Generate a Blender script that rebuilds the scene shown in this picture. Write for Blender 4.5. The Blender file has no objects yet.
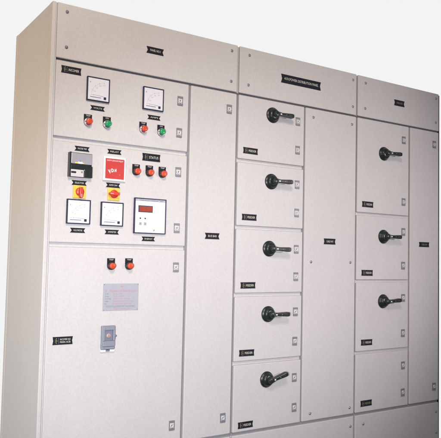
import bpy, bmesh, math, random
from mathutils import Matrix, Vector
random.seed(7)
scene = bpy.context.scene
COL = scene.collection
PI = math.pi

# ------------------------------------------------------------------ materials
def new_mat(name):
    m = bpy.data.materials.new(name); m.use_nodes = True
    nt = m.node_tree; b = nt.nodes['Principled BSDF']
    return m, nt, b

def simple(name, col, rough=.45, metal=0., spec=.5, var=.12, nscale=60., bump=0., coat=0.):
    """plain surface with a little procedural mottling in colour and gloss"""
    m, nt, b = new_mat(name)
    N = nt.nodes; L = nt.links
    tc = N.new('ShaderNodeTexCoord')
    no = N.new('ShaderNodeTexNoise'); no.inputs['Scale'].default_value = nscale; no.inputs['Detail'].default_value = 4
    L.new(tc.outputs['Object'], no.inputs['Vector'])
    mx = N.new('ShaderNodeMix'); mx.data_type = 'RGBA'
    mx.inputs['A'].default_value = (*[c*(1-var) for c in col], 1)
    mx.inputs['B'].default_value = (*[min(1, c*(1+var)) for c in col], 1)
    L.new(no.outputs['Fac'], mx.inputs['Factor'])
    L.new(mx.outputs['Result'], b.inputs['Base Color'])
    mr = N.new('ShaderNodeMapRange')
    mr.inputs['To Min'].default_value = max(.02, rough-.08); mr.inputs['To Max'].default_value = min(1, rough+.08)
    L.new(no.outputs['Fac'], mr.inputs['Value']); L.new(mr.outputs['Result'], b.inputs['Roughness'])
    b.inputs['Metallic'].default_value = metal
    b.inputs['Specular IOR Level'].default_value = spec
    b.inputs['Coat Weight'].default_value = coat
    if bump:
        bp = N.new('ShaderNodeBump'); bp.inputs['Strength'].default_value = bump; bp.inputs['Distance'].default_value = .001
        L.new(no.outputs['Fac'], bp.inputs['Height']); L.new(bp.outputs['Normal'], b.inputs['Normal'])
    return m

def powder_coat(name, col):
    """pebble grey textured powder coating: orange peel bump, speckle, faint smears of dust and handling wear"""
    m, nt, b = new_mat(name)
    N = nt.nodes; L = nt.links
    tc = N.new('ShaderNodeTexCoord')
    def noise(scale, detail, rough=.5, vec=None):
        n = N.new('ShaderNodeTexNoise'); n.inputs['Scale'].default_value = scale
        n.inputs['Detail'].default_value = detail; n.inputs['Roughness'].default_value = rough
        L.new(vec or tc.outputs['Object'], n.inputs['Vector']); return n
    speck = noise(150, 3, .7)          # coating speckle, a few millimetres
    cloud = noise(2.3, 4)              # slow unevenness over the sheet
    mp = N.new('ShaderNodeMapping'); mp.inputs['Scale'].default_value = (9, 9, .7)
    L.new(tc.outputs['Object'], mp.inputs['Vector'])
    streak = noise(1.6, 5, .6, mp.outputs['Vector'])
    def mr(src, a, bb, lo, hi):
        r = N.new('ShaderNodeMapRange'); r.inputs['From Min'].default_value = lo; r.inputs['From Max'].default_value = hi
        r.inputs['To Min'].default_value = a; r.inputs['To Max'].default_value = bb
        L.new(src, r.inputs['Value']); return r.outputs['Result']
    f1 = mr(speck.outputs['Fac'], .945, 1.055, .3, .7)
    f2 = mr(cloud.outputs['Fac'], .98, 1.02, .3, .7)
    f3 = mr(streak.outputs['Fac'], .985, 1.015, .3, .7)
    def mul(a, c):
        n = N.new('ShaderNodeMath'); n.operation = 'MULTIPLY'; L.new(a, n.inputs[0]); L.new(c, n.inputs[1]); return n.outputs[0]
    f = mul(mul(f1, f2), f3)
    sc = N.new('ShaderNodeVectorMath'); sc.operation = 'SCALE'
    sc.inputs[0].default_value = col; L.new(f, sc.inputs['Scale'])
    # tiny hue drift of the speckle
    hs = N.new('ShaderNodeMix'); hs.data_type = 'RGBA'; hs.blend_type = 'MULTIPLY'; hs.inputs['Factor'].default_value = 1
    tint = N.new('ShaderNodeMix'); tint.data_type = 'RGBA'
    tint.inputs['A'].default_value = (1.0, .982, .97, 1); tint.inputs['B'].default_value = (.975, .988, 1.0, 1)
    n4 = noise(95, 2); L.new(n4.outputs['Fac'], tint.inputs['Factor'])
    L.new(sc.outputs['Vector'], hs.inputs['A']); L.new(tint.outputs['Result'], hs.inputs['B'])
    L.new(hs.outputs['Result'], b.inputs['Base Color'])
    L.new(mr(cloud.outputs['Fac'], .46, .62, .3, .7), b.inputs['Roughness'])
    b.inputs['Specular IOR Level'].default_value = .35
    bp = N.new('ShaderNodeBump'); bp.inputs['Strength'].default_value = .11; bp.inputs['Distance'].default_value = .0006
    L.new(speck.outputs['Fac'], bp.inputs['Height'])
    bp2 = N.new('ShaderNodeBump'); bp2.inputs['Strength'].default_value = .06; bp2.inputs['Distance'].default_value = .004
    L.new(noise(6, 2).outputs['Fac'], bp2.inputs['Height']); L.new(bp.outputs['Normal'], bp2.inputs['Normal'])
    L.new(bp2.outputs['Normal'], b.inputs['Normal'])
    return m

PAINT = powder_coat('pebble_grey_powder_coat', (.445, .435, .437))
BLACK = simple('black_moulded_plastic', (.010, .015, .0155), .32, spec=.42, var=.3, nscale=90, bump=.1)
PLATE = simple('black_engraving_laminate', (.011, .013, .019), .6, spec=.12, var=.2)
LETTER = simple('engraved_white_core', (0.510, 0.495, 0.420), .6)
GOLD = simple('engraved_yellow_core', (.20, .185, .10), .6)
NAVY = simple('dark_blue_bezel', (.014, .02, .05), .4, spec=.4)
DIAL = simple('white_dial_card', (0.552, 0.552, 0.595), .35, var=.03)
INK = simple('blue_dial_ink', (.06, .065, .16), .6)
PALEINK = simple('pale_dial_ink', (0.320, 0.320, 0.384), .6)
WHITE = simple('white_plastic', (0.646, 0.646, 0.663), .4, var=.03)
RED = simple('red_lens', (.46, .048, .016), .35, var=.1)
GREEN = simple('green_lens', (0.008, 0.238, 0.077), .3, var=.1)
REDPANEL = simple('red_relay_face', (0.413, 0.031, 0.027), .4, var=.06)
YELLOW = simple('yellow_switch_plate', (0.640, 0.432, 0.048), .45, var=.06)
KNOBRED = simple('red_switch_knob', (0.486, 0.035, 0.024), .4, var=.08)
CHROME = simple('chromed_bezel', (.75, .75, .77), .18, metal=1., var=.05)
STEEL = simple('dull_zinc_steel', (0.260, 0.267, 0.299), .45, metal=.6, var=.15)
LATCHDARK = simple('dark_grey_latch_housing', (.15, .155, .185), .45, var=.15)
LATCHPALE = simple('pale_die_cast_insert', (0.480, 0.472, 0.472), .4, metal=.1, var=.1)
SILVER = simple('anodised_plate', (.30, .312, .355), .5, metal=.05, var=.08, nscale=140)
REDINK = simple('red_plate_ink', (.42, .19, .23), .6)
GREYINK = simple('grey_plate_ink', (0.143, 0.156, 0.247), .6)
BLUEGREY = simple('blue_grey_plastic', (.185, .20, .245), .45, var=.12)
BLUEGREY_IN = simple('blue_grey_recess', (.135, .148, .205), .5, var=.12)
PINK = simple('faded_orange_disc', (0.374, 0.253, 0.220), .5)
DISPLAY = simple('dark_red_display_filter', (0.240, 0.030, 0.014), .2, var=.1)
WINDOW = simple('grey_relay_window', (0.256, 0.256, 0.288), .3, var=.08)
AMBER = simple('amber_relay_parts', (0.600, 0.456, 0.144), .5)
DARKGAP = simple('black_gap_and_channel', (.01, .014, .013), .6, var=.2)  # near-black for the base channel, slots and the painted end gap
GAPSHADE = simple('blue_grey_gap_shade', (.215, .215, .235), .8, spec=.2)  # painted shade for the vertical seams and the plinth gap
GAPSHADEDARK = simple('dark_gap_shade', (.10, .102, .118), .8, spec=.2)  # darker painted shade for the gap under the headers
CONCRETE = simple('grey_floor_screed', (.10, .10, .115), .7, var=.25, nscale=3, bump=.3)

# ------------------------------------------------------------------ mesh helpers
# world: X along the front, Y into the cabinets (front of the doors at Y = 0), Z up
class MB:
    """collects shapes with several materials, then links them as ONE mesh object"""
    def __init__(s): s.bm = bmesh.new(); s.mats = []
    def mi(s, m):
        if m not in s.mats: s.mats.append(m)
        return s.mats.index(m)
    def box(s, x0, x1, y0, y1, z0, z1, m, bevel=0., seg=2):
        t = bmesh.new()
        bmesh.ops.create_cube(t, size=1)
        for v in t.verts:
            v.co = Vector(((x0+x1)/2+v.co.x*(x1-x0), (y0+y1)/2+v.co.y*(y1-y0), (z0+z1)/2+v.co.z*(z1-z0)))
        if bevel: bmesh.ops.bevel(t, geom=list(t.edges), offset=bevel, segments=seg, affect='EDGES', profile=.5)
        return s.take(t, m)
    def prism(s, pts, y0, y1, m, bevel=0., seg=1):
        """outline in (x, z), from y0 (front) to y1 (back); front rim bevelled"""
        t = bmesh.new()
        f = t.faces.new([t.verts.new((x, y1, z)) for x, z in pts])
        r = bmesh.ops.extrude_face_region(t, geom=[f])
        vs = [e for e in r['geom'] if isinstance(e, bmesh.types.BMVert)]
        for v in vs: v.co.y = y0
        bmesh.ops.recalc_face_normals(t, faces=t.faces)
        if bevel:
            ed = [e for e in t.edges if all(abs(v.co.y-y0) < 1e-7 for v in e.verts)]
            bmesh.ops.bevel(t, geom=ed, offset=bevel, segments=seg, affect='EDGES', profile=.5)
        return s.take(t, m)
    def lathe(s, cx, cz, prof, m, n=32, smooth=True):
        """profile of (radius, y) turned round the Y axis through (cx, cz)"""
        t = bmesh.new(); rings = []
        for r, y in prof:
            if r < 1e-6: rings.append([t.verts.new((cx, y, cz))])
            else: rings.append([t.verts.new((cx+r*math.cos(2*PI*k/n), y, cz+r*math.sin(2*PI*k/n))) for k in range(n)])
        for a, b in zip(rings, rings[1:]):
            for k in range(n):
                q = [a[k % len(a)], a[(k+1) % len(a)], b[(k+1) % len(b)], b[k % len(b)]]
                u = []
                for v in q:
                    if v not in u: u.append(v)
                if len(u) > 2: t.faces.new(u)
        bmesh.ops.recalc_face_normals(t, faces=t.faces)
        if smooth:
            for f in t.faces: f.smooth = True
        return s.take(t, m)
    def text(s, body, cx, cz, width, height, y, m, rot=0., thick=.0004, shear=0., bold=0.):
        cu = bpy.data.curves.new('lettering', 'FONT'); cu.body = body; cu.align_x = 'CENTER'; cu.align_y = 'CENTER'
        cu.resolution_u = 2; cu.offset = bold; cu.shear = shear
        o = bpy.data.objects.new('lettering', cu)
        me = o.to_mesh()
        t = bmesh.new(); t.from_mesh(me); o.to_mesh_clear()
        bpy.data.objects.remove(o); bpy.data.curves.remove(cu)
        xs = [v.co.x for v in t.verts]; ys = [v.co.y for v in t.verts]
        mx, my = (min(xs)+max(xs))/2, (min(ys)+max(ys))/2
        sx = width/(max(xs)-min(xs)); sy = height/(max(ys)-min(ys))
        c, sn = math.cos(rot), math.sin(rot)
        for v in t.verts:
            a, b = (v.co.x-mx)*sx, (v.co.y-my)*sy
            v.co = Vector((cx+a*c-b*sn, y-thick, cz+a*sn+b*c))
        bmesh.ops.recalc_face_normals(t, faces=t.faces)
        return s.take(t, m)
    def take(s, t, m, mat4=None):
        i = s.mi(m)
        for f in t.faces: f.material_index = i
        me = bpy.data.meshes.new('tmp'); t.to_mesh(me); t.free()
        if mat4 is not None: me.transform(mat4)
        s.bm.from_mesh(me); bpy.data.meshes.remove(me)
        return s
    def turn(s, ang, cx, cz):
        """turn everything so far round the Y axis through (cx, cz), counter-clockwise seen from the front"""
        M = Matrix.Translation((cx, 0, cz)) @ Matrix.Rotation(-ang, 4, 'Y') @ Matrix.Translation((-cx, 0, -cz))
        bmesh.ops.transform(s.bm, matrix=M, verts=s.bm.verts); return s
    def build(s, name, parent=None, label=None, origin=None, wn=False):
        me = bpy.data.meshes.new(name); s.bm.to_mesh(me); s.bm.free()
        for m in s.mats: me.materials.append(m)
        o = bpy.data.objects.new(name, me); COL.objects.link(o)
        if origin is not None:
            me.transform(Matrix.Translation([-c for c in origin])); o.location = origin
        if parent: adopt(o, parent)
        if label: o['label'] = label
        if wn:
            for p in me.polygons: p.use_smooth = True
            w = o.modifiers.new('wn', 'WEIGHTED_NORMAL'); w.weight = 100
        return o

def world_loc(o):
    v = Vector(o.location)
    while o.parent: o = o.parent; v += Vector(o.location)
    return v
def adopt(o, parent):
    o.location = Vector(o.location)-world_loc(parent); o.parent = parent

def thing(name, label, cat, loc, group=None):
    o = bpy.data.objects.new(name, None); COL.objects.link(o)
    o.location = loc; o['label'] = label; o['category'] = cat; o.empty_display_size = .1
    if group: o['group'] = group
    return o

def clone(root, x, z, parent, label=None):
    """copy a part and its sub-parts to another place on the front"""
    c = root.copy(); COL.objects.link(c); c.parent = None
    c.location = (x, root['y'], z); adopt(c, parent)
    if 'label' in c: del c['label']
    if label: c['label'] = label
    for ch in list(root.children):
        d = ch.copy(); COL.objects.link(d); d.parent = c
    return c

# ------------------------------------------------------------------ cabinets
TOP, HB0, DT, DB, PT = 2.098, 1.8795, 1.8710, .3395, .3265
SW = 'switchboard cubicles bolted side by side'
cab_a = thing('switchgear_cabinet', 'left pale grey cabinet with square meters, red and green buttons and a yellow switch pair', 'electrical cabinet', (.439, .25, 0), SW)
cab_b = thing('switchgear_cabinet', 'middle pale grey cabinet with five stacked black-handled doors and a wide black title plate', 'electrical cabinet', (1.259, .25, 0), SW)
cab_c = thing('switchgear_cabinet', 'right end pale grey cabinet with three black handles on four stacked doors of unequal height', 'electrical cabinet', (1.971, .25, 0), SW)

def body(cab, x0, x1, seams, left_post=False, right_end=False):
    m = MB()
    xl = x0+.0012 if left_post else x0+.0008
    m.box(xl, x1-.0008, .0132, .497, .10, 2.0970, PAINT, .002)
    if left_post:
        m.box(x0, x0+.0165, .0, .040, .10, 2.0982, PAINT, .004, 3)
        m.box(x0+.0150, x0+.0225, .0060, .020, .10, 2.0965, PAINT, .0008, 1)      # folded front corner post
        m.box(x0-.001, x0+.030, .470, .500, .10, 2.0985, PAINT, .006, 3)   # back corner post
    m.box(xl+.02, x1-.02, .03, .48, .0, .10, DARKGAP)                  # base channel
    g = MB(); y0, y1 = .0112, .0136  # thin strips that put the shade of the gaps into colour
    for a, b in seams: g.box(a, b, y0, y1, DB, DT, GAPSHADE)
    g.box(x0+(.0225 if left_post else .001), x1-.001, y0-.0004, y1, DT, HB0, GAPSHADEDARK)
    g.box(x0+(.0225 if left_post else .001), x1-.001, y0-.0004, y1, PT, DB, GAPSHADE)
    g.build('gap_shade_strips', cab, origin=((x0+x1)/2, y0, .10))
    m.build('frame', cab, origin=((x0+x1)/2, .25, .10), wn=True)

def sheet(name, cab, x0, x1, z0, z1, label=None, th=.0127):
    """a folded steel door or cover with rolled edges, hung a hair out of true"""
    m = MB()
    dy = random.uniform(-.0008, .0008)
    m.box(x0, x1, dy, th, z0, z1, PAINT, .0042, 3)
    o = m.build(name, cab, label, origin=((x0+x1)/2, .01, (z0+z1)/2), wn=True)
    return o

body(cab_a, 0, .878, [(.6165, .628), (.872, .877)], left_post=True)
body(cab_b, .878, 1.640, [(.879, .884), (1.2775, 1.2875), (1.634, 1.639)])
body(cab_c, 1.640, 2.304, [(1.641, 1.646)])
# black strip that paints the shaded gap along the right end
MB().box(2.3045, 2.3125, .004, .497, .10, 2.092, DARKGAP, .001, 1).build('end_gap_shade', cab_c, origin=(2.308, .25, .1))

hdr_a = sheet('header_panel', cab_a, .020, .872, HB0, TOP)
hdr_b = sheet('header_panel', cab_b, .884, 1.634, HB0, TOP)
hdr_c = sheet('header_panel', cab_c, 1.646, 2.3025, HB0, TOP)
pl_a = sheet('plinth_panel', cab_a, .020, .872, .118, PT)
pl_b = sheet('plinth_panel', cab_b, .884, 1.634, .118, PT)
pl_c = sheet('plinth_panel', cab_c, 1.646, 2.3025, .118, PT)

d_a1 = sheet('door', cab_a, .0215, .6165, 1.5745, DT, 'top door with two square meters')
d_a2 = sheet('door', cab_a, .0215, .6165, 1.1655, 1.5575, 'door with relays, switches and meters')
d_a3 = sheet('door', cab_a, .0215, .6165, DB, 1.149, 'large lower door with nameplate')
d_a4 = sheet('door', cab_a, .628, .872, DB, DT, 'tall narrow plain door')
rows_b = [(1.5755, DT), (1.268, 1.5595), (.9605, 1.253), (.6535, .9445), (DB, .6375)]
d_b = [sheet('door', cab_b, .884, 1.2775, a, b) for a, b in rows_b]
cover = sheet('cover_panel', cab_b, 1.2875, 1.634, DB, DT)
rows_c = [(1.3715, DT), (1.0195, 1.3565), (.6505, 1.0045), (DB, .6355)]
d_c = [sheet('door', cab_c, 1.646, 2.0445, a, b, 'lowest door without a handle' if a == DB else None) for a, b in rows_c]
d_c5 = sheet('door', cab_c, 2.057, 2.3015, DB, DT, 'tall narrow plain door')

# ------------------------------------------------------------------ fittings
EY = -.0009      # face of the doors (they sit within 0.8 mm of Y = 0)
XC, ZC, DC = -.7623, 1.1250, 2.3747
def para(x, z, h):
    """spot on the door under a point that stands h proud, from where the photograph was taken"""
    k = 1-h/DC
    return XC+(x-XC)*k, ZC+(z-ZC)*k

def tagy(o): o['y'] = world_loc(o).y; return o

# screws -------------------------------------------------
def make_screw(x, z, parent):
    m = MB()
    m.lathe(x, z, [(.0072, .002), (.0072, -.0014), (.0066, -.0018), (.0054, -.0018), (.0050, -.0040), (.0032, -.0055), (0, -.0059)], STEEL, 20)
    m.box(x-.0038, x+.0038, -.00615, -.0045, z-.0006, z+.0006, DARKGAP)
    return tagy(m.build('screw', parent, origin=(x, 0, z)))
def detach(o):
    w = world_loc(o); o.parent = None; o.location = w
    return o
scr0 = None
def screws(parent, pts):
    global scr0
    for x, z in pts:
        if scr0 is None: scr0 = make_screw(x, z, parent); o = scr0
        else: o = clone(scr0, x, z, parent)
screws(hdr_a, [(.058, 2.066), (.060, 1.926), (.838, 2.066), (.837, 1.924)])
screws(hdr_b, [(.937, 2.064), (.934, 1.923), (1.607, 2.063), (1.607, 1.921)])
screws(hdr_c, [(1.700, 2.062), (1.698, 1.925), (2.275, 2.068), (2.273, 1.927)])
screws(cover, [(1.336, 1.827), (1.602, 1.827), (1.332, 1.108), (1.599, 1.109), (1.338, .374), (1.603, .373)])
screws(pl_a, [(.058, .279), (.058, .161), (.838, .279), (.838, .161)])
screws(pl_b, [(.936, .279), (.936, .161), (1.610, .279), (1.610, .161)])
screws(pl_c, [(1.702, .279), (1.702, .161), (2.279, .277), (2.282, .161)])

# latches ------------------------------------------------
def make_latch(x, z, parent):
    m = MB()
    w, h = .0132, .0205
    # housing rim with an open middle
    m.box(x-w, x+w, -.0045, .002, z+.0115, z+h, LATCHDARK, .0012)
    m.box(x-w, x+w, -.0045, .002, z-h, z-.0115, LATCHDARK, .0012)
    m.box(x-w, x-w+.003, -.0042, .002, z-.0112, z+.0112, STEEL, .0005, 1)
    m.box(x+w-.003, x+w, -.0042, .002, z-.0112, z+.0112, STEEL, .0005, 1)
    m.box(x-w+.0028, x+w-.0028, -.0022, .002, z-.0108, z+.0108, LATCHPALE)
    m.lathe(x, z, [(.0092, 0), (.0092, -.0050), (.0082, -.0060), (.0040, -.0060), (.0036, -.0030), (0, -.0030)], LATCHPALE, 24)
    m.box(x-.0012, x+.0012, -.0052, -.002, z-.0036, z+.0036, LATCHDARK)
    return tagy(m.build('latch', parent, origin=(x, 0, z)))
lt0 = None
def latches(parent, x, zs):
    global lt0
    for z in zs:
        if lt0 is None: lt0 = make_latch(x, z, parent)
        else:
            o = clone(lt0, x+random.uniform(-.0012, .0012), z, parent)
            o.rotation_euler.y = random.uniform(-.02, .02)
latches(d_a1, .573, (1.792, 1.653)); latches(d_a2, .573, (1.483, 1.242)); latches(d_a3, .572, (1.075, .413))
latches(d_a4, .830, (1.794, .414))
for d, zs in zip(d_b, ((1.792, 1.651), (1.482, 1.344), (1.168, 1.036), (.868, .728), (.556, .415))): latches(d, 1.236, zs)
for d, zs in zip(d_c, ((1.791, 1.447), (1.282, 1.097), (.921, .730), (.556, .411))): latches(d, 2.000, zs)
latches(d_c5, 2.260, (1.797, .418))

# engraved label plates ----------------------------------
def notched(x, z, w, h, n):
    return [(x-w/2, z-h/2), (x+w/2, z-h/2), (x+w/2-n, z), (x+w/2, z+h/2), (x-w/2, z+h/2), (x-w/2+n, z)]
def plate(parent, x, z, w, h, lines, logo=False, ink=None, notch=.006, tilt=0., name='label_plate'):
    m = MB(); ink = ink or LETTER
    if logo: notch = .0026
    m.prism(notched(x, z, w, h, notch), -.0032, .001, PLATE, .0006)
    tx, tw = x, w*(.86 if w > .2 else .60)
    if logo:
        tx, tw = x+w*.12, w*.52
        lx = x-w*.33
        for dx, dz, q in ((.0005, .0085, .0022), (.0005, -.0085, .0022), (-.0035, .0035, .0015), (-.0035, -.0035, .0015), (.0045, 0, .0018)):
            m.prism([(lx+dx-q, z+dz), (lx+dx, z+dz-q), (lx+dx+q, z+dz), (lx+dx, z+dz+q)], -.0036, -.003, GOLD)
        m.box(lx-.0012, lx+.0012, -.0036, -.003, z-.0055, z+.0055, GOLD)
        m.box(x-w*.225, x-w*.215, -.0036, -.003, z-h*.36, z+h*.36, GOLD)
    n = len(lines); hh = h*(.34 if n == 1 else .23)
    for i, t in enumerate(lines):
        zz = z+(n-1)*h*.17-i*h*.34
        m.text(t, tx, zz, tw, hh, -.0032, ink)
    if tilt: m.turn(tilt, x, z)
    return m.build(name, parent, origin=(x, 0, z))
plate(hdr_a, .446, 1.987, .081, .028, ['PANEL NO:1'], ink=LETTER)
plate(hdr_b, 1.254, 1.990, .254, .042, ['415V,POWER DISTRIBUTION PANEL'], tilt=0)
plate(hdr_c, 1.963, 1.993, .082, .032, ['PANEL NO:3'], ink=GOLD)
plate(d_a1, .083, 1.838, .081, .028, ['INCOMER'], logo=True)
plate(d_a2, .442, 1.532, .083, .031, ['STATUS'], logo=True)
plate(d_a3, .087, .792, .079, .030, ['INCOMER NO', 'MAIN ACB'], logo=True)
plate(d_a4, .753, 1.2145, .075, .027, ['BUS BAR'])
plate(cover, 1.454, 1.212, .078, .029, ['CABLE WAY'], notch=.004)
plate(d_c5, 2.174, 1.217, .083, .027, ['CABLE WAY'], notch=.003, ink=GOLD)
for i, (d, z) in enumerate(zip(d_b, (1.616, 1.308, .996, .690, .3685))):
    plate(d, .953, z, .083, .0285, ['FEEDER'], logo=True, tilt=random.uniform(-.012, .012))
for i, (d, z) in enumerate(zip(d_c, (1.416, 1.056, .695, .383))):
    plate(d, 1.722, z, .081, .030, ['FEEDER'], logo=True, tilt=random.uniform(-.012, .012), notch=.004, ink=LETTER if i < 3 else GOLD)
SMALL = [(.1965, 1.7045, 'VOLTS'), (.449, 1.702, 'AMPS'), (.138, 1.535, 'MASTER TRIP'), (.275, 1.538, 'RELAY'),
         (.131, 1.400, 'SELECTOR'), (.2735, 1.402, 'AMM SW'), (.1315, 1.2145, 'VOLTMETER'), (.2745, 1.2135, 'AMMETER'), (.4385, 1.1915, 'ENERGY')]
for x, z, t in SMALL:
    plate(d_a1 if z > 1.6 else d_a2, x, z, .061, .0185 if z > 1.2 else .0185, [t], notch=.007)

# rotary handles -----------------------------------------
def make_handle(cx, cz, parent):
    r = thing_part('rotary_handle', (cx, 0, cz), parent)
    b = MB()
    b.lathe(cx, cz, [(.0370, .002), (.0370, -.004), (.0355, -.0065), (.0330, -.0078), (.0305, -.0098), (.0275, -.0185), (.0240, -.0225), (.0150, -.0255), (0, -.0260)], BLACK, 48)
    bo = b.build('handle_base', r, origin=(cx, 0, cz))
    l = MB()
    # hub, neck and grip of the lever, pointing to the right
    l.lathe(cx, cz, [(.0150, -.0240), (.0142, -.036), (.0130, -.0410), (.0100, -.0430), (0, -.0435)], BLACK, 32)
    up = [(cx+.006, cz+.0105), (cx+.024, cz+.0076), (cx+.055, cz+.0090), (cx+.086, cz+.0106), (cx+.095, cz+.0094), (cx+.0985, cz+.0050)]
    lo = [(x, 2*cz-z) for x, z in reversed(up)]
    l.prism(up+lo, -.0455, -.0265, BLACK, .004, 3)
    l.box(cx+.013, cx+.021, -.0462, -.045, cz-.0030, cz+.0026, WHITE)
    l.box(cx+.0475, cx+.0515, -.0462, -.045, cz-.0018, cz+.0018, GOLD, 0)
    l.prism([(cx+.064, cz-.004), (cx+.084, cz-.0045), (cx+.084, cz+.0045), (cx+.064, cz+.004)], -.0458, -.0445, DARKGAP)
    l.build('handle_lever', r, origin=(cx, 0, cz))
    r['y'] = 0.
    return r
def thing_part(name, loc, parent):
    o = bpy.data.objects.new(name, None); COL.objects.link(o); o.location = loc; o.empty_display_size = .03
    adopt(o, parent); return o
hd0 = None
def handle(cab, ax, az, ang=0., label=None):
    """ax, az: where the middle of the base shows on the door"""
    global hd0
    x, z = para(ax, az, .016)
    if hd0 is None: hd0 = make_handle(x, z, cab); o = hd0
    else: o = clone(hd0, x, z, cab, label)
    if label: o['label'] = label
    o.rotation_euler.y = -ang
for ax, az, ang in ((1.092, 1.806, .012), (1.090, 1.486, .02), (1.084, 1.167, -.03), (1.084, .860, -.005)): handle(cab_b, ax, az, ang)
handle(cab_b, 1.082, .557, .26, 'handle turned slightly upwards')
for ax, az, ang in ((1.8605, 1.702, .02), (1.8605, 1.251, 0.), (1.8605, .904, .06)): handle(cab_c, ax, az, ang)

# panel meters -------------------------------------------
def make_meter(cx, cz, parent, kind):
    r = thing_part('panel_meter', (cx, 0, cz), parent); r['y'] = 0.
    s = .048
    b = MB()
    t = .0042
    b.box(cx-s, cx+s, -.011, .001, cz+s-t, cz+s, NAVY, .001, 1); b.box(cx-s, cx+s, -.011, .001, cz-s, cz-s+t, NAVY, .001, 1)
    b.box(cx-s, cx-s+t, -.011, .001, cz-s+t, cz+s-t, NAVY, .001, 1); b.box(cx+s-t, cx+s, -.011, .001, cz-s+t, cz+s-t, NAVY, .001, 1)
    b.build('meter_bezel', r, origin=(cx, 0, cz))
    d = MB(); y = -.0085; e = y-.0004
    d.box(cx-s+t, cx+s-t, y, 0, cz-s+t, cz+s-t, DIAL)
    px, pz = cx+.026, cz-.026                            # pivot of the quarter-circle scale
    n = 16
    for k in range(n+1):
        a = PI/2+PI/2*(k/n)*.96+.03
        r0, r1 = (.052, .058) if k % 4 == 0 else (.0535, .0565)
        ca, sa = math.cos(a), math.sin(a); w = .0005 if k % 4 else .0009
        d.prism([(px+r0*ca-w*sa, pz+r0*sa+w*ca), (px+r0*ca+w*sa, pz+r0*sa-w*ca), (px+r1*ca+w*sa, pz+r1*sa-w*ca), (px+r1*ca-w*sa, pz+r1*sa+w*ca)], e, y, PALEINK)
    for k, t_ in enumerate(('0', '100', '200', '300', '400') if kind == 'V' else ('0', '150', '300', '450', '600')):
        a = PI-PI/2*(k/4)*.96-.02
        d.text(t_, px+.0455*math.cos(a), pz+.0455*math.sin(a), .0030*len(t_), .0042, y, PALEINK)
    d.text(kind, cx-.034, cz+.026, .0055, .0062, y, INK)
    # pointer at rest near zero
    d.prism([(px-.050, pz+.0030), (px-.050, pz+.0036), (px-.004, pz+.0012), (px-.004, pz-.0006)], y-.0012, y-.0004, PALEINK)
    d.box(cx-.034, cx+.012, e, y, cz-.0335, cz-.0313, INK)
    d.text('CLASS 1.5  50 Hz', cx+.003, cz-.0385, .018, .0028, y, PALEINK)
    d.box(cx+.023, cx+.033, y-.003, y, cz-.0375, cz-.0275, NAVY, .0008, 1)
    d.build('meter_dial', r, origin=(cx, 0, cz))
    return r
mt = {}
for kind, ax, az in (('V', .199, 1.7815), ('A', .446, 1.7815), ('V', .134, 1.2875), ('A', .275, 1.2855)):
    x, z = para(ax, az, .010)
    if kind not in mt: mt[kind] = make_meter(x, z, cab_a, kind)
    else: clone(mt[kind], x, z, cab_a)

# push buttons and indicator lamps ------------------------
def make_button(cx, cz, parent, lens, bezel):
    """cx, cz: middle of the round button"""
    r = thing_part('push_button', (cx, 0, cz), parent); r['y'] = 0.
    p = MB()
    w = .0165
    out = [(cx-w, cz+.030), (cx-w, cz)]
    for k in range(1, 16): a = PI+PI*k/16; out.append((cx+w*math.cos(a), cz+w*math.sin(a)))
    out += [(cx+w, cz), (cx+w, cz+.030)]
    p.prism(out, -.004, .001, PLATE, .0008)
    p.text('TRIP' if lens is RED else 'ON', cx, cz+.0245, .019 if lens is RED else .013, .0055, -.004, LETTER)
    p.build('legend_plate', r, origin=(cx, 0, cz))
    q = MB()
    q.lathe(cx, cz, [(.0162, -.003), (.0162, -.0105), (.0150, -.0130), (.0125, -.0135), (.0120, -.0115)], bezel, 36)
    q.build('button_bezel', r, origin=(cx, 0, cz))
    c = MB()
    c.lathe(cx, cz, [(.0122, -.008), (.0124, -.0215), (.0116, -.0240), (.0085, -.0252), (0, -.0256)], lens, 36)
    c.build('button_cap', r, origin=(cx, 0, cz))
    return r
bt = {}
BT = [('r', .167, 1.650), ('g', .248, 1.651), ('r', .411, 1.652), ('g', .496, 1.650),
      ('k', .385, 1.4705), ('k', .4465, 1.471), ('k', .508, 1.471), ('k', .286, 1.078), ('k', .365, 1.079)]
for k, ax, az in BT:
    x, z = para(ax, az, .025)
    if k not in bt: bt[k] = make_button(x, z, cab_a, GREEN if k == 'g' else RED, BLACK if k == 'k' else CHROME)
    else: clone(bt[k], x, z, cab_a)
for o in COL.objects:
    if o.name.startswith('push_button') and o.type == 'EMPTY':
        g = any(GREEN in [s.material for s in c.material_slots] for c in o.children)
        o['label'] = 'push button with green cap' if g else 'push button with red cap'

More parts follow.
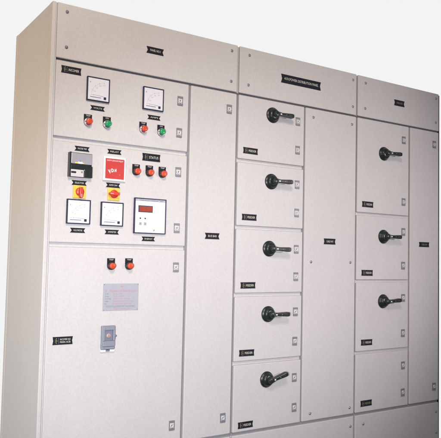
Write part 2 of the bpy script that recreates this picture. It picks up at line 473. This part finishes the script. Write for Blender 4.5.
# yellow and red rotary selector switches -----------------
def selector(ax, az, ang, label):
    cx, cz = para(ax, az, .006)
    r = thing_part('selector_switch', (cx, 0, cz), cab_a); r['label'] = label
    p = MB(); p.box(cx-.0255, cx+.0255, -.006, .001, cz-.025, cz+.025, YELLOW, .0012)
    for t_, dx, dz in (('1', 0, .020), ('0', -.020, .012), ('2', .020, .012), ('3', .0195, -.019), ('R', -.0195, -.019)):
        p.text(t_, cx+dx, cz+dz, .0028, .0042, -.006, REDINK)
    p.build('switch_plate', r, origin=(cx, 0, cz))
    k = MB()
    k.lathe(cx, cz, [(.0165, -.005), (.0165, -.012), (.0150, -.0145), (0, -.015)], KNOBRED, 36)
    k.prism([(cx-.0062, cz-.0195), (cx-.0025, cz-.0255), (cx+.0025, cz-.0255), (cx+.0062, cz-.0195), (cx+.0072, cz), (cx+.0055, cz+.016), (cx-.0055, cz+.016), (cx-.0072, cz)], -.028, -.012, KNOBRED, .0022, 2)
    k.box(cx-.0007, cx+.0007, -.0286, -.0275, cz-.022, cz-.010, WHITE)
    k.turn(ang, cx, cz)
    k.build('switch_knob', r, origin=(cx, 0, cz))
selector(.1345, 1.366, .06, 'yellow and red selector switch with its knob pointing down')
selector(.2785, 1.367, -PI/2, 'yellow and red selector switch with its knob pointing left')

# black trip relay ----------------------------------------
cx, cz = para(.1345, 1.4705, .014)
r = thing_part('trip_relay', (cx, 0, cz), cab_a)
m = MB()
s, hz = .0468, .0478
m.box(cx-s, cx-s+.006, -.022, .001, cz-hz, cz+hz, BLACK, .001)                      # left cheek
m.box(cx-s+.006, cx+s, -.012, .001, cz-hz, cz+hz, BLACK, .001)                      # back of the case
a = [(cx-s+.006, cz-.001), (cx-s+.006, cz-.017), (cx+.012, cz-.018), (cx+.0135, cz-.022), (cx+.0135, cz-hz), (cx+s, cz-hz), (cx+s, cz-.004), (cx+.030, cz+.0015), (cx+.008, cz+.0035), (cx-.020, cz+.0025)]
m.prism(a, -.022, -.010, BLACK, .002, 2)                                            # arched flag arm
m.build('relay_case', r, origin=(cx, 0, cz))
m = MB()
m.box(cx-s+.0065, cx+s-.001, -.016, -.0118, cz+.004, cz+hz-.002, WINDOW, .001)
m.box(cx-s+.0085, cx-s+.010, -.0165, -.0155, cz+.006, cz+hz-.004, WHITE)
m.build('relay_window', r, origin=(cx, 0, cz))
m = MB()
m.box(cx-.024, cx-.012, -.0195, -.0155, cz+.0042, cz+.010, AMBER, .001)
m.box(cx-.012, cx+.006, -.0195, -.0155, cz+.0042, cz+.0125, WHITE, .001)
m.box(cx+.006, cx+.013, -.0195, -.0155, cz+.0042, cz+.009, AMBER, .001)
m.box(cx-.006, cx+.0005, -.0185, -.0155, cz+.0125, cz+.0165, LATCHDARK, .0008)
m.build('relay_contacts', r, origin=(cx, 0, cz))
m = MB()
m.box(cx-s+.0063, cx+.0128, -.0185, -.0118, cz-hz+.001, cz-.0185, LATCHPALE, .001)
m.box(cx-s+.008, cx-s+.028, -.0205, -.018, cz-.0335, cz-.0265, BLACK, .001)
m.box(cx+.001, cx+.0085, -.0190, -.018, cz-.031, cz-.024, STEEL, .0006, 1)
m.build('relay_terminal_block', r, origin=(cx, 0, cz))

# red protection relay ------------------------------------
cx, cz = para(.2795, 1.4690, .010)
r = thing_part('protection_relay', (cx, 0, cz), cab_a)
m = MB(); s = .0485
m.box(cx-s, cx+s, -.010, .001, cz-s, cz+s, WHITE, .0015)
m.build('relay_frame', r, origin=(cx, 0, cz))
m = MB()
m.box(cx-.0405, cx+.0405, -.0118, -.0095, cz-.0405, cz+.0405, REDPANEL, .0006, 1)
m.text('EARTH LEAKAGE RELAY', cx+.000, cz+.0325, .070, .0058, -.0118, WHITE)
m.text('V', cx-.024, cz-.0125, .011, .0165, -.0118, WHITE, bold=.05, rot=.20, shear=-.2)
m.text('D', cx-.0105, cz-.0070, .0105, .0150, -.0118, WHITE, bold=.05, rot=.12)
m.text('H', cx+.0025, cz-.0062, .0100, .0125, -.0118, WHITE, bold=.05, rot=.12, shear=.25)
m.box(cx+.018, cx+.024, -.0125, -.0117, cz-.024, cz-.022, REDINK)
m.build('relay_face', r, origin=(cx, 0, cz))

# digital meter -------------------------------------------
cx, cz = para(.446, 1.2865, .010)
r = thing_part('digital_meter', (cx, 0, cz), cab_a)
m = MB(); s = .0735; t = .0045
m.box(cx-s, cx+s, -.011, .001, cz+s-t, cz+s, NAVY, .001, 1); m.box(cx-s, cx+s, -.011, .001, cz-s, cz-s+t, NAVY, .001, 1)
m.box(cx-s, cx-s+t, -.011, .001, cz-s+t, cz+s-t, NAVY, .001, 1); m.box(cx+s-t, cx+s, -.011, .001, cz-s+t, cz+s-t, NAVY, .001, 1)
m.build('meter_bezel', r, origin=(cx, 0, cz))
m = MB(); y = -.0085
m.box(cx-s+t, cx+s-t, y, 0, cz-s+t, cz+s-t, WHITE)
m.box(cx-s+t+.001, cx+s-t-.001, y-.0008, y, cz+s-t-.0085, cz+s-t-.001, SILVER)
m.text('POWER FACTOR CONTROLLER', cx-.008, cz+s-t-.0048, .085, .0040, y-.0008, INK)
m.text('MODEL', cx+.052, cz+s-t-.0048, .014, .0035, y-.0008, INK)
m.text('kW kVA PF', cx-.024, cz+.0495, .030, .0035, y, PALEINK)
for i, dx in enumerate((-.0455, -.0235)):
    m.lathe(cx+dx, cz-.0105, [(.0032, y), (.0032, y-.0012), (0, y-.0016)], NAVY, 16)
    m.box(cx+dx-.006, cx+dx+.006, y-.0022, y, cz-.0385, cz-.0265, SILVER, .001)
    m.text('<>'[i], cx+dx, cz-.0325, .005, .006, y-.0022, INK)
m.lathe(cx+.018, cz-.058, [(.004, y), (.004, y-.0006), (0, y-.0008)], SILVER, 16)
m.build('meter_face', r, origin=(cx, 0, cz))
m = MB()
m.box(cx-.0555, cx+.0105, y-.0012, y, cz+.0145, cz+.0425, NAVY, .0006, 1)
m.box(cx-.0520, cx+.0070, y-.0022, y-.001, cz+.0175, cz+.0395, DISPLAY, .0005, 1)
m.build('digital_display', r, origin=(cx, 0, cz))

# rating plate --------------------------------------------
cx, cz = .3225, .9535
m = MB()
m.box(cx-.0775, cx+.0775, -.0025, .001, cz-.054, cz+.054, SILVER, .0008, 1)
y = -.0025
m.prism([(cx-.006, cz+.0405), (cx+.004, cz+.0455), (cx+.012, cz+.0450), (cx+.006, cz+.0425), (cx+.014, cz+.0415), (cx+.002, cz+.0395)], y-.0003, y, REDINK)
m.text('B', cx-.064, cz+.0255, .006, .010, y, REDINK)
m.text('Distribution Switchboards', cx+.008, cz+.0255, .118, .0095, y, REDINK)
rowsL = ['TYPE', 'SR NO', 'VOLTAGE', 'AMPS', 'KA']
rowsR = [('IP 54 FP', .040), ('034 1999', .046), ('415 V AC   50 HZ', .074), ('800 A 3PH 4W NEUTRAL', .092), ('50 KA FOR 1 SECOND', .080)]
for i in range(5):
    z = cz+.0130-i*.0098
    wl = .0052*len(rowsL[i])*.7
    m.text(rowsL[i], cx-.069+wl/2, z, wl, .0045, y, GREYINK)
    m.text(rowsR[i][0], cx-.034+rowsR[i][1]/2, z, rowsR[i][1], .0050, y, REDINK)
m.box(cx-.066, cx+.064, y-.0003, y, cz-.0345, cz-.0338, GREYINK)
m.text('DO NOT OPEN WHILE LIVE - ISOLATE FIRST', cx, cz-.0385, .124, .0042, y, GREYINK)
m.text('MADE IN INDIA', cx+.004, cz-.0470, .072, .0048, y, REDINK)
for dx in (-.0735, .0735):
    for dz in (-.050, .050): m.lathe(cx+dx, cz+dz, [(.0018, y), (.0016, y-.0008), (0, y-.001)], STEEL, 12)
m.build('rating_plate', cab_a, origin=(cx, 0, cz))

# blue-grey lock box on the lower door ---------------------
cx, cz = para(.2765, .793, .015)
r = thing_part('lock_box', (cx, 0, cz), cab_a)
m = MB()
w, hh = .0285, .0465
m.box(cx-w, cx+w, -.012, .001, cz-hh, cz+hh, BLUEGREY, .003)
m.box(cx-w+.003, cx+w-.003, -.019, -.011, cz+.030, cz+hh-.002, BLUEGREY, .002)      # upper cap
m.box(cx-w+.003, cx-.0175, -.019, -.011, cz-.012, cz+.031, BLUEGREY, .0015)         # rim of the recess
m.box(cx+.0175, cx+w-.003, -.019, -.011, cz-.012, cz+.031, BLUEGREY, .0015)
m.box(cx-w+.003, cx+w-.003, -.019, -.011, cz-.034, cz-.0125, BLUEGREY, .002)
m.box(cx-w+.003, cx+w-.003, -.0165, -.011, cz-hh+.002, cz-.0355, BLUEGREY, .0015)
m.build('lock_case', r, origin=(cx, 0, cz))
m = MB()
m.box(cx-.0173, cx+.0173, -.0135, -.011, cz-.0118, cz+.0298, BLUEGREY_IN, .001)
m.lathe(cx-.001, cz+.008, [(.0090, -.013), (.0090, -.0165), (.0078, -.0175), (0, -.0177)], PINK, 28)
m.box(cx-.0022, cx+.0002, -.0183, -.017, cz+.002, cz+.014, LATCHDARK)
m.build('lock_cylinder', r, origin=(cx, 0, cz))
m = MB(); m.lathe(0, 0, [(.0045, 0), (.0045, -.006), (.003, -.0075), (0, -.0078)], STEEL, 20)
bmesh.ops.transform(m.bm, matrix=Matrix.Translation((cx+w-.001, -.009, cz+.0055)) @ Matrix.Rotation(PI/2, 4, 'Z'), verts=m.bm.verts)
m.build('lock_release', r, origin=(cx, 0, cz))
m = MB()
m.box(cx-w-.001, cx-.0075, -.008, .001, cz-hh-.010, cz-hh-.0008, WHITE, .0015)
m.box(cx+.0085, cx+w+.002, -.008, .001, cz-hh-.010, cz-hh-.0008, WHITE, .0015)
m.box(cx-.0070, cx+.0080, -.010, .001, cz-hh-.0075, cz-hh-.0008, BLUEGREY_IN, .001)
m.build('lock_hinge', r, origin=(cx, 0, cz))

# ------------------------------------------------------------------ floor under the cabinets
m = MB(); m.box(-1.4, 2.325, -3.4, .505, -.12, 0, CONCRETE)
f = m.build('floor', origin=(0, 0, 0)); f['kind'] = 'structure'

# ------------------------------------------------------------------ light
w = bpy.data.worlds.new('World'); scene.world = w; w.use_nodes = True
# a white studio backdrop behind the cabinets, a dim room in front of them
nt = w.node_tree; bg = nt.nodes['Background']; bg.inputs['Strength'].default_value = 1
tc = nt.nodes.new('ShaderNodeTexCoord'); sp = nt.nodes.new('ShaderNodeSeparateXYZ')
nt.links.new(tc.outputs['Generated'], sp.inputs['Vector'])
mr = nt.nodes.new('ShaderNodeMapRange'); mr.interpolation_type = 'SMOOTHSTEP'
mr.inputs['From Min'].default_value = -.25; mr.inputs['From Max'].default_value = .15
nt.links.new(sp.outputs['Y'], mr.inputs['Value'])
def mixrgb(fac, a, b):
    mx = nt.nodes.new('ShaderNodeMix'); mx.data_type = 'RGBA'
    nt.links.new(fac, mx.inputs['Factor'])
    for v, k in ((a, 'A'), (b, 'B')):
        if isinstance(v, tuple): mx.inputs[k].default_value = (*v, 1)
        else: nt.links.new(v, mx.inputs[k])
    return mx.outputs['Result']
def ramp(axis, a, b):
    m = nt.nodes.new('ShaderNodeMapRange'); m.interpolation_type = 'SMOOTHSTEP'
    m.inputs['From Min'].default_value = a; m.inputs['From Max'].default_value = b
    nt.links.new(sp.outputs[axis], m.inputs['Value']); return m.outputs['Result']
left = mixrgb(ramp('Z', -.35, .5), (.72, .78, .95), (.72, .54, .16))      # unseen left of the world, tinted warm above, cool below to light the side
back = mixrgb(ramp('X', -.75, -.25), left, (.896, .896, .896))
nt.links.new(mixrgb(mr.outputs['Result'], (.14, .15, .19), back), bg.inputs['Color'])

def aim(o, target):
    d = Vector(target)-o.location
    o.rotation_euler = d.to_track_quat('-Z', 'Y').to_euler()
def spot(name, loc, target, power, col, size, cone, blend):
    l = bpy.data.lights.new(name, 'SPOT'); l.energy = power; l.color = col; l.shadow_soft_size = size
    l.spot_size = math.radians(cone); l.spot_blend = blend
    o = bpy.data.objects.new(name, l); COL.objects.link(o); o.location = loc; aim(o, target); return o
spot('camera_flash', (-.95, -2.20, 1.05), (.516, 0, .84), 366, (.93, .94, .985), .06, 53.7, 1.)
spot('right_fill_spot', (2.435, -2.572, 1.494), (1.502, 0, 1.282), 192, (1., .925, .92), .10, 56., 1.)  # added fill to brighten the right-hand columns, no known source
def disk(name, loc, target, power, col, size):
    l = bpy.data.lights.new(name, 'AREA'); l.energy = power; l.color = col; l.shape = 'DISK'; l.size = size
    o = bpy.data.objects.new(name, l); COL.objects.link(o); o.location = loc; aim(o, target); return o
disk('ceiling_lamp', (-.30, -2.04, 2.75), (.1, .1, 1.9), 59, (1., .84, .69), .6)
disk('warm_side_fill', (-1.1, .40, 1.80), (0, .25, 1.30), 6.5, (1., .48, .03), .3)  # added out of view to warm the side panel only
disk('cool_side_fill', (-1.5, .30, .85), (0, .30, .85), 4.5, (.62, .92, 1.), .4)  # added out of view to lift the lower side panel only

# ------------------------------------------------------------------ camera
R = [[0.8352390874829438, -0.5494658979353432, 0.02151496564641228],
     [0.05027201471498896, 0.037338827835895594, -0.9980373422233946],
     [0.5475841408196144, 0.8346813996621396, 0.05880960619572638]]
cam = bpy.data.cameras.new('camera'); co = bpy.data.objects.new('camera', cam); COL.objects.link(co)
M = Matrix(((R[0][0], -R[1][0], -R[2][0], -.7623), (R[0][1], -R[1][1], -R[2][1], -2.3747), (R[0][2], -R[1][2], -R[2][2], 1.1250), (0, 0, 0, 1)))
co.matrix_world = M
cam.sensor_fit = 'HORIZONTAL'; cam.sensor_width = 36; cam.lens = 636.37/441*36; cam.clip_start = .05; cam.clip_end = 200
scene.camera = co
scene.view_settings.view_transform = 'Standard'; scene.view_settings.look = 'None'
scene.view_settings.exposure = 0; scene.view_settings.gamma = 1
